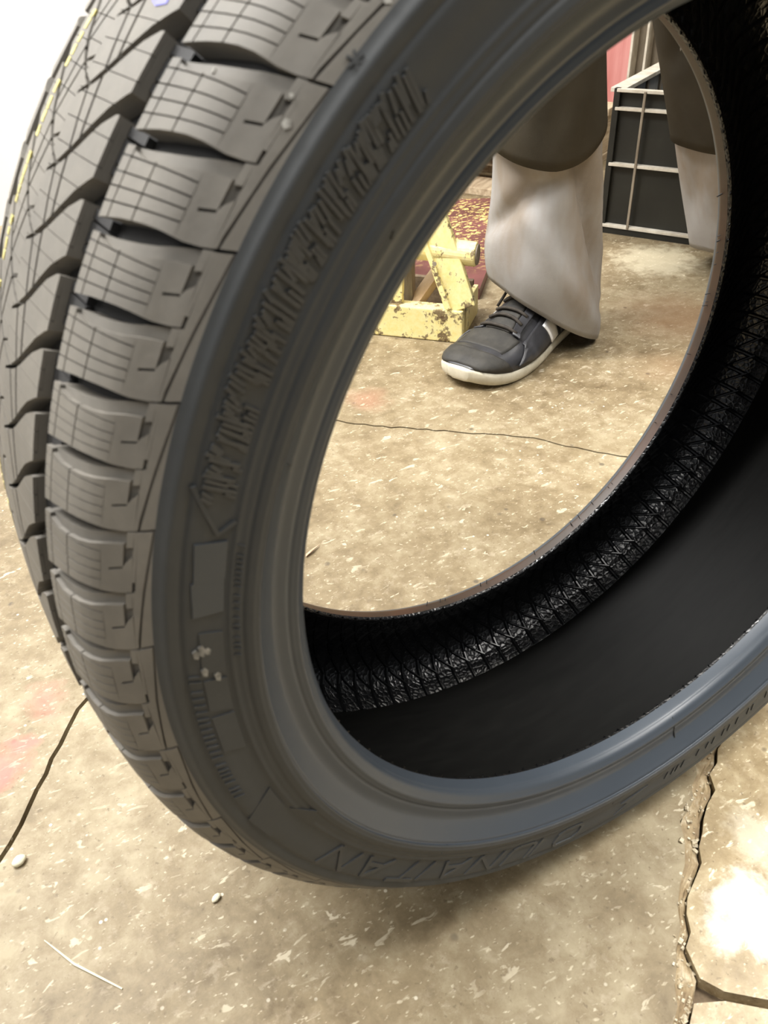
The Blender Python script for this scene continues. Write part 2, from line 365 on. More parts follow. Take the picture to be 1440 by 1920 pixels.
structure(MB().box((-2.2, 1.84, 1.5), (5.2, 0.08, 3.04), bev=0.0).build('wall_left', WALLW))
structure(MB().box((1.5, 3.6, 1.5), (7.0, 0.1, 3.04)).build('wall_back', WALLG))

# ------------------------------------------------------------------ tyre
RO = 0.3248
OUT = [(0, .3248), (.02, .3244), (.04, .3231), (.06, .3209), (.075, .3184), (.085, .3158), (.093, .3115), (.0985, .3060), (.1028, .3015), (.1062, .2970), (.1095, .2915), (.1113, .286), (.1117, .280), (.1113, .274), (.1115, .268), (.1135, .2605), (.1133, .2572), (.1080, .2520), (.1032, .2470), (.1018, .2445), (.1014, .2408), (.1013, .2365), (.0996, .2318), (.0956, .2290), (.087, .2279)]
def catmull(P, n=8):
    P = np.array(P, float); o = []
    for i in range(len(P) - 1):
        b = P[i]; c = P[i + 1]; a = P[i - 1] if i else 2 * b - c; d = P[min(i + 2, len(P) - 1)]
        for k in range(n):
            t = k / n; o.append(.5 * ((2 * b) + (-a + c) * t + (2 * a - 5 * b + 4 * c - d) * t * t + (-a + 3 * b - 3 * c + d) * t ** 3))
    o.append(P[-1]); return np.array(o)
PR = catmull(OUT, 12); SS = np.r_[0, np.cumsum(np.hypot(*np.diff(PR, axis=0).T))]
_T = np.gradient(PR, axis=0); _T /= np.linalg.norm(_T, axis=1)[:, None]
def prof(s, inset=0.0):
    """point (a, r) and outward normal of the meridian at arc length |s| from the crown, pushed in by inset"""
    q = abs(s); a = np.interp(q, SS, PR[:, 0]); r = np.interp(q, SS, PR[:, 1])
    ta = np.interp(q, SS, _T[:, 0]); tr = np.interp(q, SS, _T[:, 1]); l = math.hypot(ta, tr); na, nr = -tr / l, ta / l
    return a - na * inset, r - nr * inset, na, nr
def tp(s, th, inset=0.0):
    a, r, na, nr = prof(s, inset); y = -a if s >= 0 else a; t = math.radians(th)
    return (r * math.sin(t), y, RO + r * math.cos(t))
def tn(s, th):
    a, r, na, nr = prof(s); t = math.radians(th); return (nr * math.sin(t), -na if s >= 0 else na, nr * math.cos(t))
tyre = empty('car_tyre', (0, 0, 0))
tag(tyre, 'black winter car tyre standing upright in the foreground, yellow line on its tread', 'tyre')

def depth(s): return float(np.interp(abs(s), [0, .085, .098, .108, .116, .1195, .2], [.008, .008, .0055, .0035, .0016, 0, 0]))
NSEG = 360
def lathe(name, pts, mat, smooth=True, flip=False):
    """pts: (axial y, radius)"""
    vs = []; fs = []; n = NSEG
    for (y, r) in pts:
        for k in range(n):
            a = 2 * PI * k / n; vs.append((r * math.sin(a), y, RO + r * math.cos(a)))
    for i in range(len(pts) - 1):
        for k in range(n):
            f = (i * n + k, i * n + (k + 1) % n, (i + 1) * n + (k + 1) % n, (i + 1) * n + k); fs.append(f[::-1] if flip else f)
    return new_obj(name, vs, fs, mat, tyre, smooth)
sv = np.linspace(-.118, .118, 90)
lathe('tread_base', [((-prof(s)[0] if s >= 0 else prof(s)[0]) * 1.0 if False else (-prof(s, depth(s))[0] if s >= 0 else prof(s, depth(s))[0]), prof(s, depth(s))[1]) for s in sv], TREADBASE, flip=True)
# sidewalls, with the fine moulded rings of the photo: ridges where s matches
def side_offset(s):
    d = 0.0
    for c, w, h in ((.1215, .0022, .0011), (.1262, .0012, -.0007), (.1455, .0012, .0006), (.1505, .0009, -.0006), (.1570, .0010, .0009), (.1585, .0008, -.0008), (.1795, .0010, -.0005), (.1835, .0014, .0007)):
        d += h * math.exp(-((s - c) / w) ** 2)
    return d
def side_pts(s0, s1, n, sgn):
    o = []
    for s in np.linspace(s0, s1, n):
        a, r, _, _ = prof(s, -side_offset(s)); o.append((-a * sgn, r))
    return o
for sgn in (1, -1):
    lathe('sidewall', side_pts(.1165, .1580, 110, sgn), SIDE, flip=(sgn > 0))
    lathe('bead', side_pts(.1578, SS[23 * 12], 80, sgn), BEAD, flip=(sgn > 0))
SEATP = [(.0956, .2290), (.0940, .22835), (.0900, .22800), (.0870, .2279)]
lathe('bead_seat', [(-a, r) for a, r in catmull(SEATP, 4)], BEAD, flip=True)
lathe('bead_seat', [(a, r) for a, r in catmull(SEATP, 4)], SEATFAR)['label'] = 'far bead edge with floor reflection painted brown'
INN = [(.0870, .2279), (.0845, .2292), (.0855, .2335), (.0885, .2400), (.0930, .2500), (.0975, .2600), (.1005, .2700), (.1010, .2800), (.0985, .2900), (.0925, .2985), (.0820, .3050), (.0680, .3082)]
IP = catmull(INN, 8); IS = np.r_[0, np.cumsum(np.hypot(*np.diff(IP, axis=0).T))]
for sgn in (1, -1):
    lathe('inner_liner', [(-a * sgn, r) for a, r in IP], LINER, flip=(sgn > 0))
lathe('crown_liner', [(y, .3082 + .0035 * (1 - (y / .068) ** 2)) for y in np.linspace(-.068, .068, 24)], LINERS)
# raised criss-cross ribs moulded into the liner
def liner_pt(s, th, sgn, h):
    a = np.interp(s, IS, IP[:, 0]); r = np.interp(s, IS, IP[:, 1]); i = np.searchsorted(IS, s).clip(1, len(IS) - 1)
    t = IP[i] - IP[i - 1]; t = t / np.linalg.norm(t); na, nr = -t[1], t[0]
    if na > 0 or (abs(na) < .3 and nr > 0): na, nr = -na, -nr
    # normal points into the cavity (towards smaller a)
    a += na * h; r += nr * h; th = math.radians(th); return (r * math.sin(th), -a * sgn, RO + r * math.cos(th))
def ribs(sgn, n=114):
    mb = MB(); 
    for fam, (s0, s1, dth, w) in enumerate(((.002, IS[-1], 2.5, .0019), (.002, .089, -14.0, .0017))):
        for k in range(n):
            th0 = 360 / n * k; m = 12; vs = []; fs = []
            for i in range(m + 1):
                t = i / m; s = s0 + (s1 - s0) * t; th = th0 + dth * t; dw = math.degrees(w / .27)
                vs += [liner_pt(s, th - dw, sgn, -.0002), liner_pt(s, th - dw * .3, sgn, .0014), liner_pt(s, th + dw * .3, sgn, .0014), liner_pt(s, th + dw, sgn, -.0002)]
            for i in range(m):
                for j in range(3): fs.append((i * 4 + j, i * 4 + j + 1, i * 4 + j + 5, i * 4 + j + 4))
            mb.add(vs, fs)
    o = mb.build('liner_rib', LINERS_RIB, tyre); o['kind'] = 'stuff'
LINERS_RIB = NT('rib_rubber').out((0.004, 0.0043, 0.005), 0.22, 0.0, 0.6)
ribs(1); ribs(-1)

# ---- tread pattern.  kappa counts pitches downwards along the visible side; TH gives its angle
GT = [-41.1, -46.3, -51.5, -56.7, -61.3, -66.2, -70.5, -75.2, -80.2, -85.3, -91.1, -96.6, -102.3, -108.0]
rest = 61; NP = 13 + rest
for i in range(1, rest + 1): GT.append(-108.0 - (360 - 66.9) * i / rest)
GT = np.array(GT); KI = np.arange(len(GT))
def theta(k):
    w = math.floor(k / NP); return float(np.interp(k - w * NP, KI, GT)) - 360 * w

def clip(poly, n, d):
    out = []
    for i in range(len(poly)):
        p, q = poly[i], poly[(i + 1) % len(poly)]; a = n[0] * p[0] + n[1] * p[1] - d; b = n[0] * q[0] + n[1] * q[1] - d
        if a >= 0: out.append(p)
        if (a >= 0) != (b >= 0):
            t = a / (a - b); out.append((p[0] + (q[0] - p[0]) * t, p[1] + (q[1] - p[1]) * t))
    return out
KS = 0.027   # metres per pitch, to make clipping roughly metric
def parea(p): return abs(sum(p[i][0] * p[(i + 1) % len(p)][1] - p[(i + 1) % len(p)][0] * p[i][1] for i in range(len(p)))) / 2
def slit(polys, A, B, w):
    """cut a slit of width w (metres) along the line A-B, points (s, kappa)"""
    ax, ay = A[0], A[1] * KS; bx, by = B[0], B[1] * KS; L = math.hypot(bx - ax, by - ay); nx, ny = -(by - ay) / L, (bx - ax) / L
    n = (nx, ny * KS); c = nx * ax + ny * ay; out = []
    for p in polys:
        for q in (clip(p, n, c + w / 2), clip(p, (-n[0], -n[1]), -c + w / 2)):
            if len(q) > 2 and parea(q) * KS > 2e-7: out.append(q)
    return out
class Tread:
    def __init__(s): s.v = []; s.f = []; s.nr = []
    def prism(s, poly, z0, z1, mirror=False, top=True):
        """poly in (s, kappa); z0 and z1 are depths under the running surface (functions or numbers)"""
        g = lambda z, x: z(x) if callable(z) else z
        sg = -1 if mirror else 1
        T = [tp(sg * x, theta(k), g(z0, x)) for x, k in poly]; B = [tp(sg * x, theta(k), g(z1, x)) for x, k in poly]
        N = [tn(sg * x, theta(k)) for x, k in poly]; n = len(poly)
        nrm = Vector(); 
        for i in range(n):
            a = Vector(T[i]); b = Vector(T[(i + 1) % n]); nrm += a.cross(b)
        rev = nrm.dot(Vector(N[0])) < 0
        order = list(range(n))[::-1] if rev else list(range(n))
        T = [T[i] for i in order]; B = [B[i] for i in order]; N = [N[i] for i in order]
        b = len(s.v); s.v += T + B; s.f.append(tuple(range(b, b + n))); s.nr.append(N)
        for i in range(n):
            j = (i + 1) % n; s.f.append((b + i, b + n + i, b + n + j, b + j))
            e = (Vector(T[j]) - Vector(T[i])); d = (Vector(B[i]) - Vector(T[i])); q = d.cross(e)
            if q.length > 1e-12: q.normalize()
            else: q = Vector(N[0])
            s.nr.append([tuple(q)] * 4)
    def build(s, name, mat):
        me = bpy.data.meshes.new(name); me.from_pydata(s.v, [], s.f); me.update()
        me.shade_smooth()
        if len(me.polygons) == len(s.f): me.normals_split_custom_set([n for l in s.nr for n in l])
        me.materials.append(mat); o = bpy.data.objects.new(name, me); scene.collection.objects.link(o); o.parent = tyre; return o
SIPE = 0.0018
itp = lambda x, xs, ys: float(np.interp(x, xs, ys))
tau = lambda s: itp(s, [.05, .060, .102, .113, .120], [0, 0, .33, .47, .58])
hwid = lambda s: itp(s, [.06, .075, .090, .100, .104, .13], [.085, .11, .10, .035, .012, .012])
def shoulder_block(T, k, mirror=False, fine=True):
    first = (k % 2) == 1     # first block of a pair (its upper groove runs right out)
    def lo(s): 
        w = hwid(s)
        if s > .1095: w = .022 if first else 0.0
        return k + w
    def hi(s):
        w = hwid(s)
        if s > .1095: w = 0.0 if first else .022
        return k + 1 - w
    sk = lambda p: [(x, c - tau(x)) for x, c in p]
    st = [.0605, .0655, .0663, .0730, .0795, .0803, .0865, .0925, .0975, .1005, .1060, .1071, .1095, .1107, .1135, .1165, .1190]
    for i in range(len(st) - 1):
        a, b = st[i], st[i + 1]
        if fine and (i == 1 or i == 4): base_only = True     # the two thin circumferential lines
        else: base_only = False
        poly = [(a, lo(a)), (b, lo(b)), (b, hi(b)), (a, hi(a))]
        if i == 0: poly = [(a, lo(a) + .02), (b, lo(b)), (b, hi(b)), (a, hi(a) - .02)]
        dz = lambda x: min(SIPE, depth(x) * .6)
        T.prism(sk(poly), dz, lambda x: depth(x) + .0006, mirror)
        if base_only: continue
        # the running surface starts a little below the cross groove, leaving a lower ledge
        led = lambda x: 0.0 if x < .0663 else itp(x, [.0663, .072, .100, .1071, .1095], [.05, .12, .16, .20, .0])
        polys = [[(a, lo(a) + led(a)), (b, lo(b) + led(b)), (b, hi(b)), (a, hi(a))]] if fine else [poly]
        if fine:
            if .062 < (a + b) / 2 < .098:
                for (p0, p1) in ((.22, .34), (.40, .50), (.56, .64), (.73, .78)):
                    polys = slit(polys, (.066, k + p0), (.098, k + p1), .00055)
            if i == 9: polys = slit(polys, (.1, k + .60), (.106, k + .58), .0010)
            if i == 10: polys = [[(a, k + .57), (b, k + .50), (b, hi(b)), (a, hi(a))]]
            if i == 11: polys = [[(a, lo(a)), (b, lo(b)), (b, k + .26), (a, k + .26)], [(a, k + .50), (b, k + .42), (b, hi(b)), (a, hi(a))]]
            if i == 12: # little hook at the end of the cross groove
                e = .16
                polys = [[(a, lo(a)), (b, lo(b)), (b, hi(b) - (e if first else 0)), (a, hi(a) - (e if first else 0))]]
            if a >= .1107:
                if first: polys = slit(polys, (.1163, k + .06), (.1140, k + 1), .0011)
                else: polys = slit(polys, (.1140, k), (.1113, k + .86), .0011)
        for p in polys: T.prism(sk(p), 0.0, dz, mirror)
so = lambda s: itp(s, [0, .009, .018, .024, .036, .044, .052], [1.21, 1.06, .86, .68, .28, .09, -.02])
sh = lambda s: itp(s, [0, .009, .024, .036, .044, .052], [.022, .045, .085, .100, .115, .18])
FPH = -0.23
def centre_pieces(k):
    """pieces of the half rib between two swoosh grooves, as lists of polygons per piece"""
    lo = lambda s: k + .68 + so(s) + sh(s); hi = lambda s: k + 1.68 + so(s) - sh(s)
    st = [0, .004, .009, .0135, .018, .021, .024, .030, .036, .040, .044, .0465]
    polys = [[(a, lo(a)), (b, lo(b)), (b, hi(b)), (a, hi(a))] for a, b in zip(st[:-1], st[1:])]
    out = []
    # line from the tip of the swoosh above, two segments cross this piece
    l1 = ((.0178, k + .68 + so(.0178)), (.0235, k + 1.68 + so(.0235))); l0 = ((.0085, k + .68 + 1.06), (.0178, k + 1.68 + .865))
    def half(P, A, B, keep, w):
        ax, ay = A[0], A[1] * KS; bx, by = B[0], B[1] * KS; L = math.hypot(bx - ax, by - ay); nx, ny = -(by - ay) / L, (bx - ax) / L
        c = nx * ax + ny * ay
        if nx < 0: nx, ny, c = -nx, -ny, -c      # positive side = larger s
        r = []
        for p in P:
            q = clip(p, (nx, ny * KS), c + w / 2) if keep > 0 else clip(p, (-nx, -ny * KS), -c + w / 2)
            if len(q) > 2 and parea(q) * KS > 2e-7: r.append(q)
        return r
    outer = half(polys, *l1, 1, .0020); rest_ = half(polys, *l1, -1, .0020)
    mid = half(rest_, *l0, 1, .0018); inn = half(rest_, *l0, -1, .0018)
    # groove of the other half running in over the centre
    fe = ((0, k + 1.68 + 1.21 + FPH), (.0085, k + 1.68 + 1.07))
    a_, b_ = [], []
    inn = slit(inn, fe[0], fe[1], .0016)
    return [outer, mid, inn]
def centre_piece(T, polys, k, mirror, fine=True):
    ph = FPH if mirror else 0
    ps = [[(x, c + ph) for x, c in p] for p in polys]
    for p in ps: T.prism(p, .0016, .0086, mirror)
    if fine:
        for j in range(-2, 11):
            kk = k + ph + .25 + j * .32
            ps = slit(ps, (0, kk), (.05, kk - .06), .00035)
    for p in ps: T.prism(p, 0.0, .0016, mirror)
def tie_bar(T, k, mirror=False):
    ph = FPH if mirror else 0
    for a, b in ((k - .10, k + .02), (k + .06, k + .34), (k + .38, k + .48)):
        T.prism([(.0460, a + ph), (.0610, a + ph), (.0610, b + ph), (.0460, b + ph)], .0048, .0086, mirror)
VIS0, VIS1 = -5, 22
stuff = Tread(); 
for k in range(0, NP):
    kk = k if k <= VIS1 + 8 else k - NP
    vis = VIS0 <= kk <= VIS1
    if vis:
        T = Tread(); shoulder_block(T, kk); T.build('tread_block', TREAD)
        for mirror in (False, True):
            for ps in centre_pieces(kk):
                T = Tread(); centre_piece(T, ps, kk, mirror, fine=True); T.build('tread_block', TREAD)
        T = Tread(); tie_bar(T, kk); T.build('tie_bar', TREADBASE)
        shoulder_block(stuff, kk, True, False); tie_bar(stuff, kk, True)
    else:
        for mirror in (False, True):
            shoulder_block(stuff, kk, mirror, False); tie_bar(stuff, kk, mirror)
            for ps in centre_pieces(kk): centre_piece(stuff, ps, kk, mirror, fine=False)
o = stuff.build('tread_pattern', TREAD); o['kind'] = 'stuff'

# yellow factory line and blue dab printed on the tread
def print_patch(name, polys, mat, h=0.0003, mirror=True):
    T = Tread()
    for p in polys: T.prism(p, -h, .0005, mirror)
    return T.build(name, mat)
for k in range(-4, 12):
    segs = []
    x = k - .13
    while x < k + .57:
        L = random.uniform(.10, .2); segs.append([(.0322, x), (.0368, x), (.0368, x + L), (.0322, x + L)]); x += L + random.choice((.02, .03, .05))
    o = print_patch('yellow_line', segs, YMARK); 
    if k == -4: o['label'] = 'yellow painted line on the tread'
o = print_patch('blue_mark', [[(.024, .52), (.036, .50), (.037, .60), (.030, .66), (.025, .62)]], BMARK, mirror=False); o['label'] = 'blue paint dab on the tread'

SPECK = mat_simple('pale_dirt', [(0.4, (.22, .21, .19)), (0.65, (.5, .49, .45))], 300, .8)
for q, (a, k_, ds, dk) in enumerate(((.1128, -.64, .0030, .09), (.1105, 1.02, .0026, .10), (.1080, .78, .0014, .05), (.0830, 1.0, .0012, .06))):
    o = print_patch('pale_speck', [[(a, k_), (a + ds * .6, k_ - dk * .2), (a + ds, k_ + dk * .4), (a + ds * .5, k_ + dk), (a - ds * .1, k_ + dk * .6)]], SPECK, h=.0003, mirror=False)
# ---- sidewall relief
def side_patch(mb, poly, h, sub=1):
    """raised pad on the near sidewall; poly in (s, theta), counter-clockwise not needed"""
    n = len(poly); T = [tp(s, t, -h) for s, t in poly]; B = [tp(s, t, .0004) for s, t in poly]
    fs = [tuple(range(n))] + [(i, n + i, n + (i + 1) % n, (i + 1) % n) for i in range(n)]
    c = Vector(T[0]); nn = (Vector(T[1]) - c).cross(Vector(T[2]) - c)
    if nn.dot(Vector(tn(*poly[0]))) < 0: fs = [f[::-1] for f in fs]
    mb.add(T + B, fs)
def stroke(mb, pts, w, h):
    """raised line along (s, theta) points, w in metres"""
    for (a, b) in zip(pts[:-1], pts[1:]):
        ds = b[0] - a[0]; dt = math.radians(b[1] - a[1]) * .275; L = math.hypot(ds, dt)
        if L < 1e-6: continue
        ns, nt = -dt / L * w / 2, math.degrees(ds / L * w / 2 / .275)
        m = max(1, int(abs(b[1] - a[1]) / 2.5) + int(abs(ds) / .006))
        for i in range(m):
            p = [a[0] + ds * i / m, a[1] + (b[1] - a[1]) * i / m]; q = [a[0] + ds * (i + 1) / m, a[1] + (b[1] - a[1]) * (i + 1) / m]
            side_patch(mb, [(p[0] - ns, p[1] - nt), (q[0] - ns, q[1] - nt), (q[0] + ns, q[1] + nt), (p[0] + ns, p[1] + nt)], h)
# serrated band high on the sidewall
mb = MB(); r = random.Random(11); t = -40.0
while t > -70:
    w = r.uniform(.25, .5); s0 = .1290 + r.uniform(-.001, .002); L = r.choice((.004, .006, .009, .012)) ; 
    stroke(mb, [(s0, t), (min(s0 + L, .1425), t - .5)], .0014, .0011)
    if r.random() < .6: stroke(mb, [(.1375 + r.uniform(-.002, .002), t + .2), (.1425, t - .1)], .0013, .0010)
    t -= w
o = mb.build('serration', RAISED, tyre); o['kind'] = 'stuff'
mb = MB()
stroke(mb, [(.1265, -69.0), (.1385, -73.0), (.1445, -71.9)], .0016, .0009)
o = mb.build('chevron_mark', SIDE, tyre)
mb = MB()
for a, b in ((-73.6, -77.0), (-77.0, -80.2)): side_patch(mb, [(.1300, a), (.1425, a), (.1430, b), (.1310, b)], .0007)
o = mb.build('label_panel', BEAD, tyre)
mb = MB()
for poly in [[(.1330, a), (.1425, a - .5), (.1425, b - .8), (.1330, b)] for a, b in ((-81.8, -86.0), (-86.9, -90.5), (-91.3, -96))] + [[(.1265, -106.5), (.1425, -104.2), (.1425, -108.2), (.1275, -111.0)], [(.1435, -109), (.152, -112), (.1440, -114.5)]]:
    mb = MB(); side_patch(mb, poly, .0006); mb.build('label_panel', SIDE, tyre)
mb = MB(); t = -86.0
while t > -103: stroke(mb, [(.1275, t), (.1320, t - .3)], .0011, .0007); t -= r.choice((.6, .8, 1.1))
t = -74.0
while t > -86: stroke(mb, [(.1465, t), (.1492, t - .2)], .0009, .0006); t -= r.choice((.5, .7, .9))
o = mb.build('small_lettering', SIDE, tyre); o['kind'] = 'stuff'
# winter symbol on the shoulder
mb = MB()
for q in range(3):
    a = PI * q / 3 + .3; dx, dy = .0028 * math.cos(a), math.degrees(.0028 * math.sin(a) / .295)
    stroke(mb, [(.1175 - dx, -41.7 - dy), (.1175 + dx, -41.7 + dy)], .0007, .0006)
mb.build('snowflake_symbol', RAISED, tyre)
SCUFF = mat_simple('pale_scuff', [(0.4, (.10, .10, .095)), (0.65, (.36, .35, .32))], 120, .8)
for a, t, w in ((.1300, -83.5, 1.0), (.1322, -83.2, 1.3), (.1345, -83.6, .8), (.1325, -85.6, 1.0), (.1375, -86.6, 1.1)):
    mb = MB(); side_patch(mb, [(a, t), (a + .0016, t + w * .2), (a + .0028, t - w * .2), (a + .0022, t - w * .8), (a + .0006, t - w * .6)], .0009); mb.build('scuff', SCUFF, tyre)
# big slanted letters along the bottom of the near sidewall (read upside down)
def glyph(ch, t0, w=5.2, sl=1.6):
    S0, S1 = .1285, .1425; L = lambda x, y: (S1 - (S1 - S0) * y, t0 + w * x + sl * y)
    G = {'o': [[(0.15, .1), (0, .3), (0, .7), (.15, .95), (.75, .95), (.9, .7), (.9, .3), (.75, .1), (.15, .1)]],
         'n': [[(0, 0), (0, 1), (.85, 0), (.85, 1)]], 'l': [[(0, 1), (0, 0), (.8, 0)]],
         'a': [[(0, 0), (.45, 1), (.9, 0)], [(.2, .35), (.7, .35)]], 't': [[(0, 1), (.9, 1)], [(.45, 1), (.45, 0)]],
         'u': [[(0, 1), (0, .15), (.2, 0), (.7, 0), (.85, .15), (.85, 1)]], 'i': [[(.2, 0), (.2, 1)]]}
    return [[L(*p) for p in st] for st in G[ch]]
for i, (ch, t0) in enumerate((('o', -170), ('i', -162.5), ('u', -160.5), ('n', -154.0), ('a', -147.5), ('i', -141.5), ('t', -139.5), ('a', -132.5), ('n', -126.0))):
    mb = MB()
    for st in glyph(ch, t0): stroke(mb, st, .0026, .0008)
    mb.build('raised_letter', RAISED, tyre)
mb = MB()
side_patch(mb, [(.1365, -178.6), (.1440, -182.4), (.1395, -177.0)], .0009); stroke(mb, [(.1365, -178.6), (.1300, -176.0)], .0008, .0005)
mb.build('arrow_mark', RAISED, tyre)
mb = MB(); t = -186.0
for dt in (0, 1.3, 2.2, 3.4, 6.6, 8.6, 9.9, 12, 13.2, 15.0, 17.4, 18.4, 21.4, 23):
    stroke(mb, [(.1365, t - dt), (.1425, t - dt - .7)], .0011, .0007)
mb.build('small_lettering', RAISED, tyre)
# mould vent whiskers / part lines across the bead
for s0, s1, th in ((.1478, .1580, -174.8), (.1478, .1580, -198.5), (.1700, .1890, -189.5), (.152, .158, -139.5), (.165, .1705, -67.5), (.164, .168, -47.5)):
    mb = MB(); stroke(mb, [(s0, th), (s1, th - .5)], .0007, .0005); mb.build('mould_line', SIDE, tyre)
# fine rubber hairs along the far bead edge
mb = MB()
for k in range(26):
    th = math.radians(r.uniform(70, 200)); rr = .2283; p = Vector((rr * math.sin(th), .0925, RO + rr * math.cos(th))); n_ = Vector((-math.sin(th), r.uniform(-.3, .3), -math.cos(th)))
    mb.tube([p, p + n_ * r.uniform(.002, .006)], .00035, 4)
o = mb.build('rubber_hair', RAISED, tyre); o['kind'] = 'stuff'

# ------------------------------------------------------------------ person
person = empty('person', (0.55, 0.62, 0))
tag(person, 'person standing behind the tyre in dark over-trousers, grey trousers and black sneakers', 'person')
person_inv = Matrix.Translation(-Vector(person.location))
def pobj(o):
    o.parent = person; o.matrix_parent_inverse = person_inv; return o
ANK1 = Vector((.510, .615, .08)); KNEE1 = Vector((.446, .602, .47)); HIP1 = Vector((.62, .72, .90))
ANK2 = Vector((.985, .645, .08)); KNEE2 = Vector((.800, .645, .48)); HIP2 = Vector((.76, .61, .90))
def body():
    J = [(Vector((.69, .64, .98)), .13), (HIP1, .085), (KNEE1, .055), (ANK1, .036), (HIP2, .085), (KNEE2, .055), (ANK2, .036),
         (Vector((.66, .64, 1.16)), .13), (Vector((.61, .64, 1.38)), .14), (Vector((.585, .64, 1.50)), .06), (Vector((.555, .64, 1.58)), .065), (Vector((.535, .64, 1.68)), .085), (Vector((.54, .64, 1.74)), .06),
         (Vector((.60, .45, 1.40)), .055), (Vector((.50, .38, 1.13)), .042), (Vector((.27, .30, 1.02)), .030), (Vector((.60, .83, 1.40)), .055), (Vector((.56, .90, 1.12)), .042), (Vector((.36, .86, .98)), .030),
         (ANK1 + Vector((-.02, -.005, -.04)), .034), (ANK1 + Vector((-.15, -.04, -.05)), .028), (ANK2 + Vector((-.02, -.005, -.04)), .034), (ANK2 + Vector((.06, -.14, -.05)), .028)]
    E = [(0, 1), (1, 2), (2, 3), (0, 4), (4, 5), (5, 6), (0, 7), (7, 8), (8, 9), (9, 10), (10, 11), (11, 12), (8, 13), (13, 14), (14, 15), (8, 16), (16, 17), (17, 18), (3, 19), (19, 20), (6, 21), (21, 22)]
    for w, sd in ((15, -1), (18, 1)):   # palm and five fingers
        base = J[w][0]; pal = len(J); J.append((base + Vector((-.06, .0, -.02)), .022)); E.append((w, pal))
        for q in range(4):
            a = len(J); y = (q - 1.5) * .02; L = (.075, .085, .08, .06)[q]
            J.append((J[pal][0] + Vector((-.03, y, 0)), .009)); E.append((pal, a))
            J.append((J[pal][0] + Vector((-.03 - L * .55, y * 1.15, -.012)), .0085)); E.append((a, a + 1))
            J.append((J[pal][0] + Vector((-.03 - L * .85, y * 1.2, -.035)), .0075)); E.append((a + 1, a + 2))
        a = len(J); J.append((base + Vector((-.04, -sd * .035, -.03)), .011)); E.append((pal, a)); J.append((base + Vector((-.08, -sd * .045, -.045)), .009)); E.append((a, a + 1))
    me = bpy.data.meshes.new('body'); me.from_pydata([tuple(p) for p, _ in J], E, []); o = bpy.data.objects.new('body', me); scene.collection.objects.link(o)
    sk = o.modifiers.new('skin', 'SKIN'); sk.use_smooth_shade = True
    for i, (p, rr) in enumerate(J):
        me.skin_vertices[0].data[i].radius = (rr, rr); me.skin_vertices[0].data[i].use_root = (i == 0)
    o.modifiers.new('sub', 'SUBSURF').levels = 1; o.modifiers['sub'].render_levels = 1
    me.materials.append(SKIN); return pobj(o)
body()
def face():
    c = Vector((.475, .64, 1.665))
    mb = MB(); mb.tube([c + Vector((.02, 0, .03)), c + Vector((-.012, 0, -.005)), c + Vector((.01, 0, -.015))], [.006, .011, .006], 8); pobj(mb.build('nose', SKIN, None, True))
    for sd in (-1, 1):
        bm = bmesh.new(); bmesh.ops.create_uvsphere(bm, u_segments=12, v_segments=8, radius=.011)
        me = bpy.data.meshes.new('eye'); bm.to_mesh(me); bm.free(); me.materials.append(WHITE); o = bpy.data.objects.new('eye', me); scene.collection.objects.link(o); o.location = c + Vector((.012, sd * .03, .03)); pobj(o)
        mb = MB(); mb.tube([Vector((.54, .64 + sd * .083, 1.64)), Vector((.545, .64 + sd * .093, 1.665)), Vector((.545, .64 + sd * .088, 1.69))], [.008, .014, .008], 8); pobj(mb.build('ear', SKIN, None, True))
    mb = MB(); mb.tube([c + Vector((.013, -.022, -.042)), c + Vector((.006, 0, -.045)), c + Vector((.013, .022, -.042))], [.003, .006, .003], 6); pobj(mb.build('mouth', SKIN, None, True))
    rings = []
    for i in range(9):
        e = PI / 2 * i / 8; rings.append([(.548 + .096 * math.cos(e) * math.cos(a) + .008, .64 + .09 * math.cos(e) * math.sin(a), 1.675 + .018 * math.cos(a) + .105 * math.sin(e)) for a in [2 * PI * k / 24 for k in range(24)]])
    v, f = loft(rings, cap1=True); pobj(new_obj('hair', v, f, HAIR, None, True))
face()
def fold(phi, t, p0, t0, p1, t1, w, amp):
    """crease running from (p0,t0) to (p1,t1) over a trouser leg"""
    u = (t - t0) / (t1 - t0); 
    if u < -.25 or u > 1.25: return 0
    pc = p0 + (p1 - p0) * u; d = (phi - pc + PI) % (2 * PI) - PI
    e = min(1, max(0, (u + .25) / .3), ) * min(1, max(0, (1.25 - u) / .3))
    return amp * math.exp(-(d / w) ** 2) * e
D2R = PI / 180
def trouser(name, axis, z0f, r0, r1, mat, folds, n=72, m=44, sq=1.0, thick=.0025, rfun=None):
    rings = []
    for i in range(m + 1):
        t = i / m; ring = []
        for k in range(n):
            phi = 2 * PI * k / n; za = z0f(phi); zb = axis[-1][2]; z = za + (zb - za) * t
            zs = [p[2] for p in axis]; cx = np.interp(z, zs, [p[0] for p in axis]); cy = np.interp(z, zs, [p[1] for p in axis])
            rr = r0 + (r1 - r0) * t
            if rfun: rr += rfun(phi, t, z)
            for fo in folds: rr += fold(phi, t, *fo)
            rr += .0012 * math.sin(3 * phi + 5 * t) + .0010 * math.sin(7 * phi - 9 * t + 1.3)
            ring.append((cx + rr * math.cos(phi) * sq, cy + rr * math.sin(phi) / sq, z))
        rings.append(ring)
    v, f = loft(rings); o = new_obj(name, v, f, mat, None, True)
    sm = o.modifiers.new('solidify', 'SOLIDIFY'); sm.thickness = thick; sm.offset = -1
    return pobj(o)
def hemz(front, back, frontdir):
    return lambda phi: front + (back - front) * (.5 - .5 * math.cos(phi - frontdir)) ** 1.2
TOE = math.atan2(-.259, -.966)
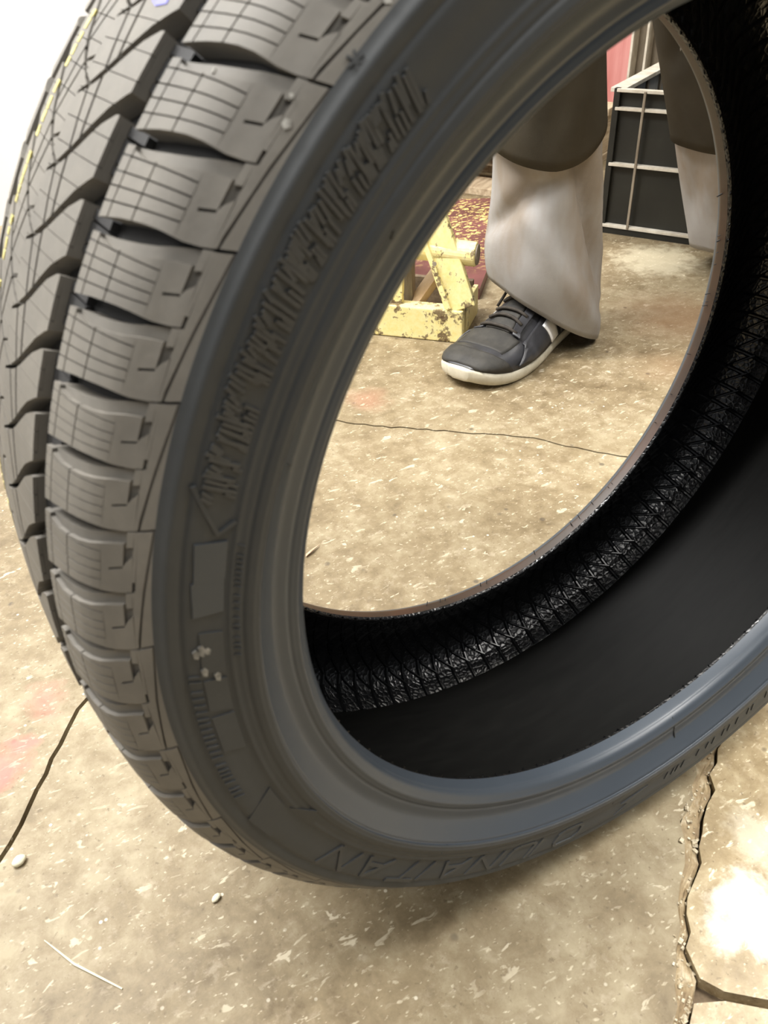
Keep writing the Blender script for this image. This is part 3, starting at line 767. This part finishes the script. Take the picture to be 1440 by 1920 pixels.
ax1 = [(.508, .618, 0.0), (.494, .612, .12), (.477, .606, .30), (.445, .600, .46)]
trouser('trouser_leg', ax1, hemz(.110, .004, 150 * D2R), .078, .070, GREYCLOTH,
        [(235 * D2R, .92, 300 * D2R, .30, .20, -.016), (232 * D2R, .50, 165 * D2R, .24, .26, -.013), (268 * D2R, .80, 330 * D2R, .28, .25, .008),
         (215 * D2R, .35, 290 * D2R, .05, .35, .008), (150 * D2R, .8, 200 * D2R, .5, .3, -.006), (320 * D2R, .12, 350 * D2R, .02, .2, -.010)],
        rfun=lambda p, t, z: .012 * math.exp(-((t - .12) / .16) ** 2))
def coat_hem(phi):
    d = (phi - 232 * D2R + PI) % (2 * PI) - PI
    return .283 + .030 * min(1.6, abs(d - .1)) ** 1.5 * (1 if d > 0 else .6)
ax1b = [(.481, .606, .26), (.442, .602, .46), (.53, .66, .64), (.61, .71, .88)]
trouser('over_trouser_leg', ax1b, coat_hem, .0840, .0825, DARKCLOTH, [(200 * D2R, .1, 260 * D2R, .4, .3, -.008), (250 * D2R, .05, 300 * D2R, .3, .3, .006)], thick=.004, rfun=lambda p, t, z: .035 * max(0, (t - .4) / .6) ** 1.5)
ax2 = [(.985, .640, 0.0), (.945, .645, .10), (.860, .645, .30), (.795, .645, .48)]
trouser('trouser_leg', ax2, hemz(.055, .012, 200 * D2R), .080, .078, GREYCLOTH, [(210 * D2R, .7, 170 * D2R, .2, .3, -.010), (240 * D2R, .5, 280 * D2R, .15, .3, -.008)])
ax2b = [(.890, .645, .22), (.795, .645, .48), (.785, .64, .66), (.755, .615, .88)]
trouser('over_trouser_leg', ax2b, lambda p: .237 + .006 * math.sin(p), .084, .115, DARKCLOTH, [(220 * D2R, .35, 170 * D2R, .2, .25, -.012)], thick=.004)
rings = []
for z, rx, ry, cx in ((.80, .17, .20, .685), (.95, .165, .205, .69), (1.1, .15, .19, .675), (1.25, .155, .20, .645), (1.38, .15, .215, .615), (1.45, .11, .17, .60), (1.5, .075, .09, .59)):
    rings.append([(cx + rx * math.cos(a), .64 + ry * math.sin(a), z + .006 * math.sin(5 * a)) for a in [2 * PI * k / 40 for k in range(40)]])
v, f = loft(rings); pobj(new_obj('jacket', v, f, DARKCLOTH, None, True))
for sh_, el, wr in ((Vector((.60, .46, 1.40)), Vector((.50, .38, 1.13)), Vector((.29, .305, 1.03))), (Vector((.60, .82, 1.40)), Vector((.56, .90, 1.12)), Vector((.38, .865, .99)))):
    mb = MB(); mb.tube([sh_, sh_.lerp(el, .5), el, el.lerp(wr, .5), wr], [.075, .066, .058, .052, .045], 16); pobj(mb.build('sleeve', DARKCLOTH, None, True))

def shoe(toe, heel):
    toe = Vector(toe + (0,)); heel = Vector(heel + (0,)); d = (heel - toe); L = d.length; d.normalize(); s_ = Vector((-d.y, d.x, 0))   # s_ = left of travel
    W = lambda x, y, z: toe + d * (x * L) + s_ * y + Vector((0, 0, z))
    X = [0, .03, .08, .16, .26, .36, .48, .60, .74, .86, .95, 1.0]
    HW = [.013, .034, .046, .054, .0575, .056, .050, .043, .040, .038, .032, .016]
    OFF = [.006, .006, .005, .003, .000, -.002, -.004, -.004, -.002, 0, 0, 0]
    hw = lambda x: float(np.interp(x, X, HW)); of = lambda x: float(np.interp(x, X, OFF))
    def outline(grow, n=64):
        P = []
        xs = 1 - np.cos(np.linspace(0, PI, n // 2)); xs = xs / 2
        for x in xs: P.append((x, of(x) + hw(x) + grow))
        for x in xs[::-1]: P.append((x, of(x) - hw(x) - grow))
        return P
    zspring = lambda x: .014 * max(0, (.22 - x) / .22) ** 2 + .004 * max(0, (x - .92) / .08)
    # sole
    rings = []
    for g, z in ((-.004, 0.0), (.001, .003), (.0035, .009), (.0035, .015), (.0015, .020), (-.01, .021)):
        rings.append([W(x + (-.006 if x < .01 else 0), y, z + zspring(x)) for x, y in outline(g)])
    v, f = loft(rings, cap0=True, cap1=True); root = pobj(new_obj('shoe', v, f, SOLE, None, True)); 
    # upper
    hx = [0, .05, .12, .22, .32, .42, .52, .62, .70, .80, .90, 1.0]; hz = [.020, .036, .046, .052, .060, .074, .090, .104, .106, .098, .098, .088]
    top = lambda x: float(np.interp(x, hx, hz)); rings = []; nseg = 25
    xs = list((1 - np.cos(np.linspace(0, PI, 40))) / 2)
    for x in xs:
        x = min(max(x, .006), .992); h = top(x) - .0; w = hw(x) + .0015; ring = []
        for k in range(nseg):
            a = PI * k / (nseg - 1); e = .62 if x < .35 else .75
            cy = math.copysign(abs(math.cos(a)) ** e, math.cos(a)); cz = abs(math.sin(a)) ** (.7 if x < .3 else .95)
            pinch = 1 - (.12 if x < .3 else .34) * cz ** 2
            ring.append(W(x, of(x) + w * cy * pinch, .020 + zspring(x) + (h - .02) * cz))
        rings.append(ring)
    v, f = loft(rings, closed=False, cap0=False)
    up = new_obj('upper', v, f, LEATHER, None, True); sub = up.modifiers.new('sub', 'SUBSURF'); sub.levels = 1; sub.render_levels = 1
    up.parent = root
    def surf(x, a, lift=.0):
        h = top(x); w = hw(x) + .0015; e = .62 if x < .35 else .75
        cy = math.copysign(abs(math.cos(a)) ** e, math.cos(a)); cz = abs(math.sin(a)) ** (.7 if x < .3 else .95); pinch = 1 - (.12 if x < .3 else .34) * cz ** 2
        n_ = s_ * math.cos(a) + Vector((0, 0, 1)) * math.sin(a)
        return W(x, of(x) + w * cy * pinch, .020 + zspring(x) + (h - .02) * cz) + n_ * lift
    # overlays: toe guard, side panels, tongue, laces, stripe
    def panel(name, fn, mat, nu=10, nv=10, lift=.0016):
        rings = [[surf(*fn(i / nu, j / nv), lift) for j in range(nv + 1)] for i in range(nu + 1)]
        v, f = loft(rings, closed=False); o = new_obj(name, v, f, mat, None, True); so_ = o.modifiers.new('solidify', 'SOLIDIFY'); so_.thickness = .0025; o.parent = root; return o
    panel('toe_guard', lambda u, v: (.012 + .16 * u * (1 - .35 * math.sin(PI * v)), PI * (.01 + .98 * v)), LEATHERB, lift=.0012)
    panel('vamp', lambda u, v: (.16 + .16 * u, PI * (.28 + .44 * v)), LEATHERB, lift=.0008)
    panel('tongue', lambda u, v: (.30 + .37 * u, PI * (.40 + .20 * v)), LEATHERB, lift=.0035)
    for sd in (0, 1):
        m_ = (lambda a: a) if sd == 0 else (lambda a: PI - a)
        panel('eyestay', lambda u, v: (.29 + .36 * u, m_(PI * (.30 + .09 * v))), LEATHER, lift=.0028)
        panel('side_panel', lambda u, v: (.20 + .34 * u + .10 * v, m_(PI * (.03 + .20 * v))), LEATHER, lift=.0018)
        panel('heel_panel', lambda u, v: (.66 + .33 * u - .06 * v, m_(PI * (.02 + .26 * v))), LEATHER, lift=.0020)
        o = panel('side_stripe', lambda u, v: (.50 + .09 * u - .05 * v + .02, m_(PI * (.03 + .16 * v))), WHITE, 4, 6, lift=.0030); o['label'] = 'white side stripe'
    for i in range(6):
        x = .31 + .055 * i; mb = MB(); pts = [surf(x + .012 * math.sin(PI * j / 8) * (1 if i % 2 else -1) * .6, PI * (.335 + .33 * j / 8), .0060 + .002 * math.sin(PI * j / 8)) for j in range(9)]
        mb.tube(pts, .0026, 6); o = mb.build('lace', LACE, root, True)
    mb = MB(); mb.tube([surf(.58, PI * .45, .008), surf(.55, PI * .36, .018), surf(.50, PI * .30, .010), surf(.47, PI * .26, .006)], .0024, 6); mb.tube([surf(.58, PI * .55, .008), surf(.56, PI * .66, .016), surf(.52, PI * .72, .008)], .0024, 6)
    mb.build('lace', LACE, root, True)
    return root
shoe((.300, .545), (.578, .652))
shoe((1.085, .415), (.975, .685))

# ------------------------------------------------------------------ yellow lifting frame on the floor
JU = Vector((-0.669334, 0.742961, 0)); JW = Vector((0.742961, 0.669334, 0)); J0 = Vector((.3844, .6686, 0)); Z = Vector((0, 0, 1))
jack = empty('pallet_jack', tuple(J0)); tag(jack, 'worn yellow steel pallet jack frame on the floor left of the sneaker', 'pallet jack')
jinv = Matrix.Translation(-J0)
def jp(u, w, z): return J0 + JU * u + JW * w + Z * z
def jpart(mb, name, mat=YELLOW, smooth=False):
    o = mb.build(name, mat, None, smooth); o.parent = jack; o.matrix_parent_inverse = jinv; return o
mb = MB(); mb.beam(jp(0, .014, .0275), jp(.42, .014, .0275), .028, .053, up=(0, 0, 1), bev=.002)
jpart(mb, 'front_bar')
mb = MB(); mb.beam(jp(.004, .012, .004 + .026), jp(.004, .115, .030), .008, .050, bev=.0015); jpart(mb, 'end_plate')
mb = MB(); a_ = jp(.004, .010, .055); b_ = jp(.075, .03, .235)
mb.beam(a_, b_, .050, .012, up=tuple(JW), bev=.002); 
o = jpart(mb, 'strut')
mb = MB(); mb.beam(jp(.022, .006, .056), jp(.088, .022, .215), .008, .016, up=tuple(JW), bev=.001); jpart(mb, 'strut_flange')
for u_ in (.018, .043):
    pass
mb = MB(); mb.beam(jp(.112, .018, .052), jp(.104, .018, .20), .018, .012, up=tuple(JW), bev=.001); jpart(mb, 'post')
mb = MB(); mb.beam(jp(.10, .045, .05), jp(.10, .045, .2), .016, .02, up=tuple(JW), bev=.001); jpart(mb, 'post', POST)
mb = MB(); mb.beam(jp(.088, .035, .045), jp(.040, .085, .115), .026, .012, bev=.001); jpart(mb, 'inner_beam', mat_simple('tan_primer', [(0.3, (.45, .30, .16)), (.7, (.62, .46, .28))], 20, .6))
mb = MB(); mb.beam(jp(.16, .02, .19), jp(.085, .035, .19), .03, .03, bev=.002); jpart(mb, 'cross_bar')
mb = MB(); mb.tube([jp(.10, .030, .142), jp(.03, .030, .139), jp(-.012, .030, .136), jp(-.014, .030, .136)], [.019, .0185, .0185, .017], 28); jpart(mb, 'pivot_tube', YELLOW, False)
mb = MB(); mb.tube([jp(-.0135, .030, .136), jp(-.016, .030, .136)], [.0155, .0155], 24); jpart(mb, 'tube_cap', POST)
mb = MB(); mb.tube([jp(.045, .000, .128), jp(.045, -.0015, .128)], .0035, 10); jpart(mb, 'bolt', POST)
mb = MB(); mb.box(jp(.09, .12, .03), (.16, .010, .06), Matrix.Rotation(math.atan2(JU.y, JU.x), 3, 'Z')); jpart(mb, 'back_plate', DIRT)

# red plate on the floor with chipped yellow paint
pl = [(.512, .800), (.690, .985), (.880, 1.205), (.62, 1.36), (.30, 1.05), (.425, .905)]
b2 = MB(); n = len(pl)
def prism2(mb, poly, z0, z1):
    n = len(poly); mb.add([(x, y, z1) for x, y in poly] + [(x, y, z0) for x, y in poly], [tuple(range(n))] + [tuple(range(n, 2 * n))[::-1]] + [(i, n + i, n + (i + 1) % n, (i + 1) % n) for i in range(n)])
ar = sum(pl[i][0] * pl[(i + 1) % n][1] - pl[(i + 1) % n][0] * pl[i][1] for i in range(n))
if ar < 0: pl = pl[::-1]
prism2(b2, pl, 0.0, .02); o = b2.build('steel_plate', REDPLATE)
tag(o, 'red painted steel plate with chipped yellow paint lying on the floor behind the yellow frame', 'steel plate')

# wooden pallet behind it
pal = empty('wooden_pallet', (.99, 1.60, 0), math.atan2(-.098, .052) + PI / 2); tag(pal, 'pale wooden pallet behind the red plate and the grey trouser leg', 'pallet')
for i in range(5): MB().box((-.19 + .10 * i * 1.0, 0, .118), (.085, .72, .018), bev=.002).build('deck_board', WOOD, pal)
for y in (-.31, 0, .31): MB().box((0, y, .100), (.48, .09, .018), bev=.002).build('stringer_board', WOOD, pal)
for y in (-.31, 0, .31):
    for x in (-.19, 0, .19): MB().box((x, y, .0545), (.09, .09, .073), bev=.003).build('block', WOOD, pal)
for x in (-.19, 0, .19): MB().box((x, 0, .009), (.09, .72, .018), bev=.002).build('bottom_board', WOOD, pal)

# dark steel crate
cr_r = Vector((.47, -.883, 0)).normalized(); cr_d = Vector((.883, .47, 0)).normalized(); CH = .272; CW = .34; CD = .36
crate = empty('steel_crate', (.930, .948, 0), math.atan2(cr_r.y, cr_r.x)); tag(crate, 'dark open steel crate with pale rim and rails behind the person', 'crate')
# local x runs along the front to the right, y runs back
def cpart(mb, name, mat): return mb.build(name, mat, crate)
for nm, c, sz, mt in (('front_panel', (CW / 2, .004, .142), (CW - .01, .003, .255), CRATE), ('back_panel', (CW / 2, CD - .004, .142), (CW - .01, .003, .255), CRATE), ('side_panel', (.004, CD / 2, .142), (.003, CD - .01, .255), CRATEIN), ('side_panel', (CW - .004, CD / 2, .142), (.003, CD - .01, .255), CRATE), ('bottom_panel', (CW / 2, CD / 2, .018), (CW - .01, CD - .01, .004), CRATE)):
    cpart(MB().box(c, sz), nm, mt)
for z, h in ((.269, .006), (.237, .0055), (.136, .006), (.016, .006)): cpart(MB().box((CW / 2, -.003, z), (CW, .012, h), bev=.001), 'rail', RAIL)
for y in (0.0, CD): 
    for x in (0, CW): cpart(MB().box((x, y, .136), (.012, .012, CH), bev=.001), 'corner_post', CRATE)
for x in (0.0, CW): cpart(MB().box((x, CD / 2, .268), (.030, CD, .008), bev=.001), 'rim', RAIL)
cpart(MB().box((CW / 2, CD, .268), (CW, .014, .008), bev=.001), 'rim', RAIL)
for x in (.055, .24): cpart(MB().box((x, -.009, .142), (.005, .004, .255), bev=.001), 'upright_strip', POST)
for z in (.0,): cpart(MB().box((CW / 2, -.001, .006), (CW, .010, .012)), 'skid', CRATE)
for x in (.004 + .004,):
    for y in (.08, .16, .25): cpart(MB().box((x, y, .142), (.004, .012, .25)), 'stiffener', POST)

# grey upright behind the crate, red cabinet
up_ = empty('rack_upright', (1.508, 1.425, 0), math.atan2(cr_r.y, cr_r.x)); tag(up_, 'dirty grey steel rack upright with holes behind the dark crate', 'rack')
MB().box((0, 0, .6), (.10, .006, 1.2)).build('web', POST, up_)
for x in (-.05, -.012, .05): MB().box((x, -.025, .6), (.006, .05, 1.2), bev=.001).build('flange', RAIL if x < 0 else POST, up_)
for i in range(12): MB().tube([(.018, -.004, .08 + .09 * i), (.018, -.0055, .08 + .09 * i)], .012, 14).build('hole_rim', RAIL, up_)
MB().box((0, 0, .004), (.16, .10, .008)).build('base_plate', POST, up_)
cab = empty('red_cabinet', (1.646, 1.672, 0), math.atan2(cr_r.y, cr_r.x)); tag(cab, 'pinkish red steel cabinet standing left of the grey rack upright', 'cabinet')
MB().box((-.14, .16, .36), (.36, .34, .72), bev=.004).build('body', REDBOX, cab)
for i in range(3): 
    dr = MB().box((-.14, -.014, .14 + .23 * i), (.33, .012, .215), bev=.003).build('drawer', REDBOX, cab)
    MB().box((-.14, -.026, .22 + .23 * i), (.16, .012, .012), bev=.002).build('handle', RAIL, dr)

# ------------------------------------------------------------------ small litter on the floor
def pebble(loc, r, sz, mat, label):
    bm = bmesh.new(); bmesh.ops.create_icosphere(bm, subdivisions=2, radius=1); rr = random.Random(int(loc[0] * 1e4) & 0xffff)
    for v in bm.verts: v.co *= 1 + rr.uniform(-.12, .12); v.co = Vector((v.co.x * sz[0], v.co.y * sz[1], v.co.z * sz[2]))
    me = bpy.data.meshes.new('pebble'); bm.to_mesh(me); bm.free(); me.shade_smooth(); me.materials.append(mat); o = bpy.data.objects.new('pebble', me); scene.collection.objects.link(o)
    o.location = (loc[0], loc[1], sz[2] * .9); o.rotation_euler = (0, 0, r); tag(o, label, 'pebble')
STONE = mat_simple('cream_stone', [(0.3, (.72, .66, .46)), (.7, (.82, .77, .6))], 90, .7)
pebble((-.406, .111), .5, (.0055, .0042, .003), STONE, 'cream pebble on the floor left of the tyre')
pebble((-.287, .005), .4, (.004, .0025, .0018), STONE, 'small pale chip on the floor in front of the tyre')
mb = MB(); mb.tube([(-.4025, .040, .0006), (-.388, .012, .0012), (-.364, -.021, .0006)], [.0004, .0009, .0006], 5); tag(mb.build('splinter', STONE), 'thin pale splinter on the floor near the lower left corner', 'splinter')
v = [(-.062, .320, .0015), (-.052, .3235, .0035), (-.040, .331, .0012), (-.050, .328, .0022), (-.060, .3245, .001)]
o = new_obj('dry_leaf', v + [(x, y, z + .0008) for x, y, z in v], [(0, 1, 2, 3, 4), (9, 8, 7, 6, 5)] + [(i, 5 + i, 5 + (i + 1) % 5, (i + 1) % 5) for i in range(5)], mat_simple('dry_leaf', [(0.3, (.45, .25, .15)), (.7, (.62, .45, .32))], 200, .8))
tag(o, 'small brown speckled leaf scrap on the floor just behind the tyre', 'leaf')
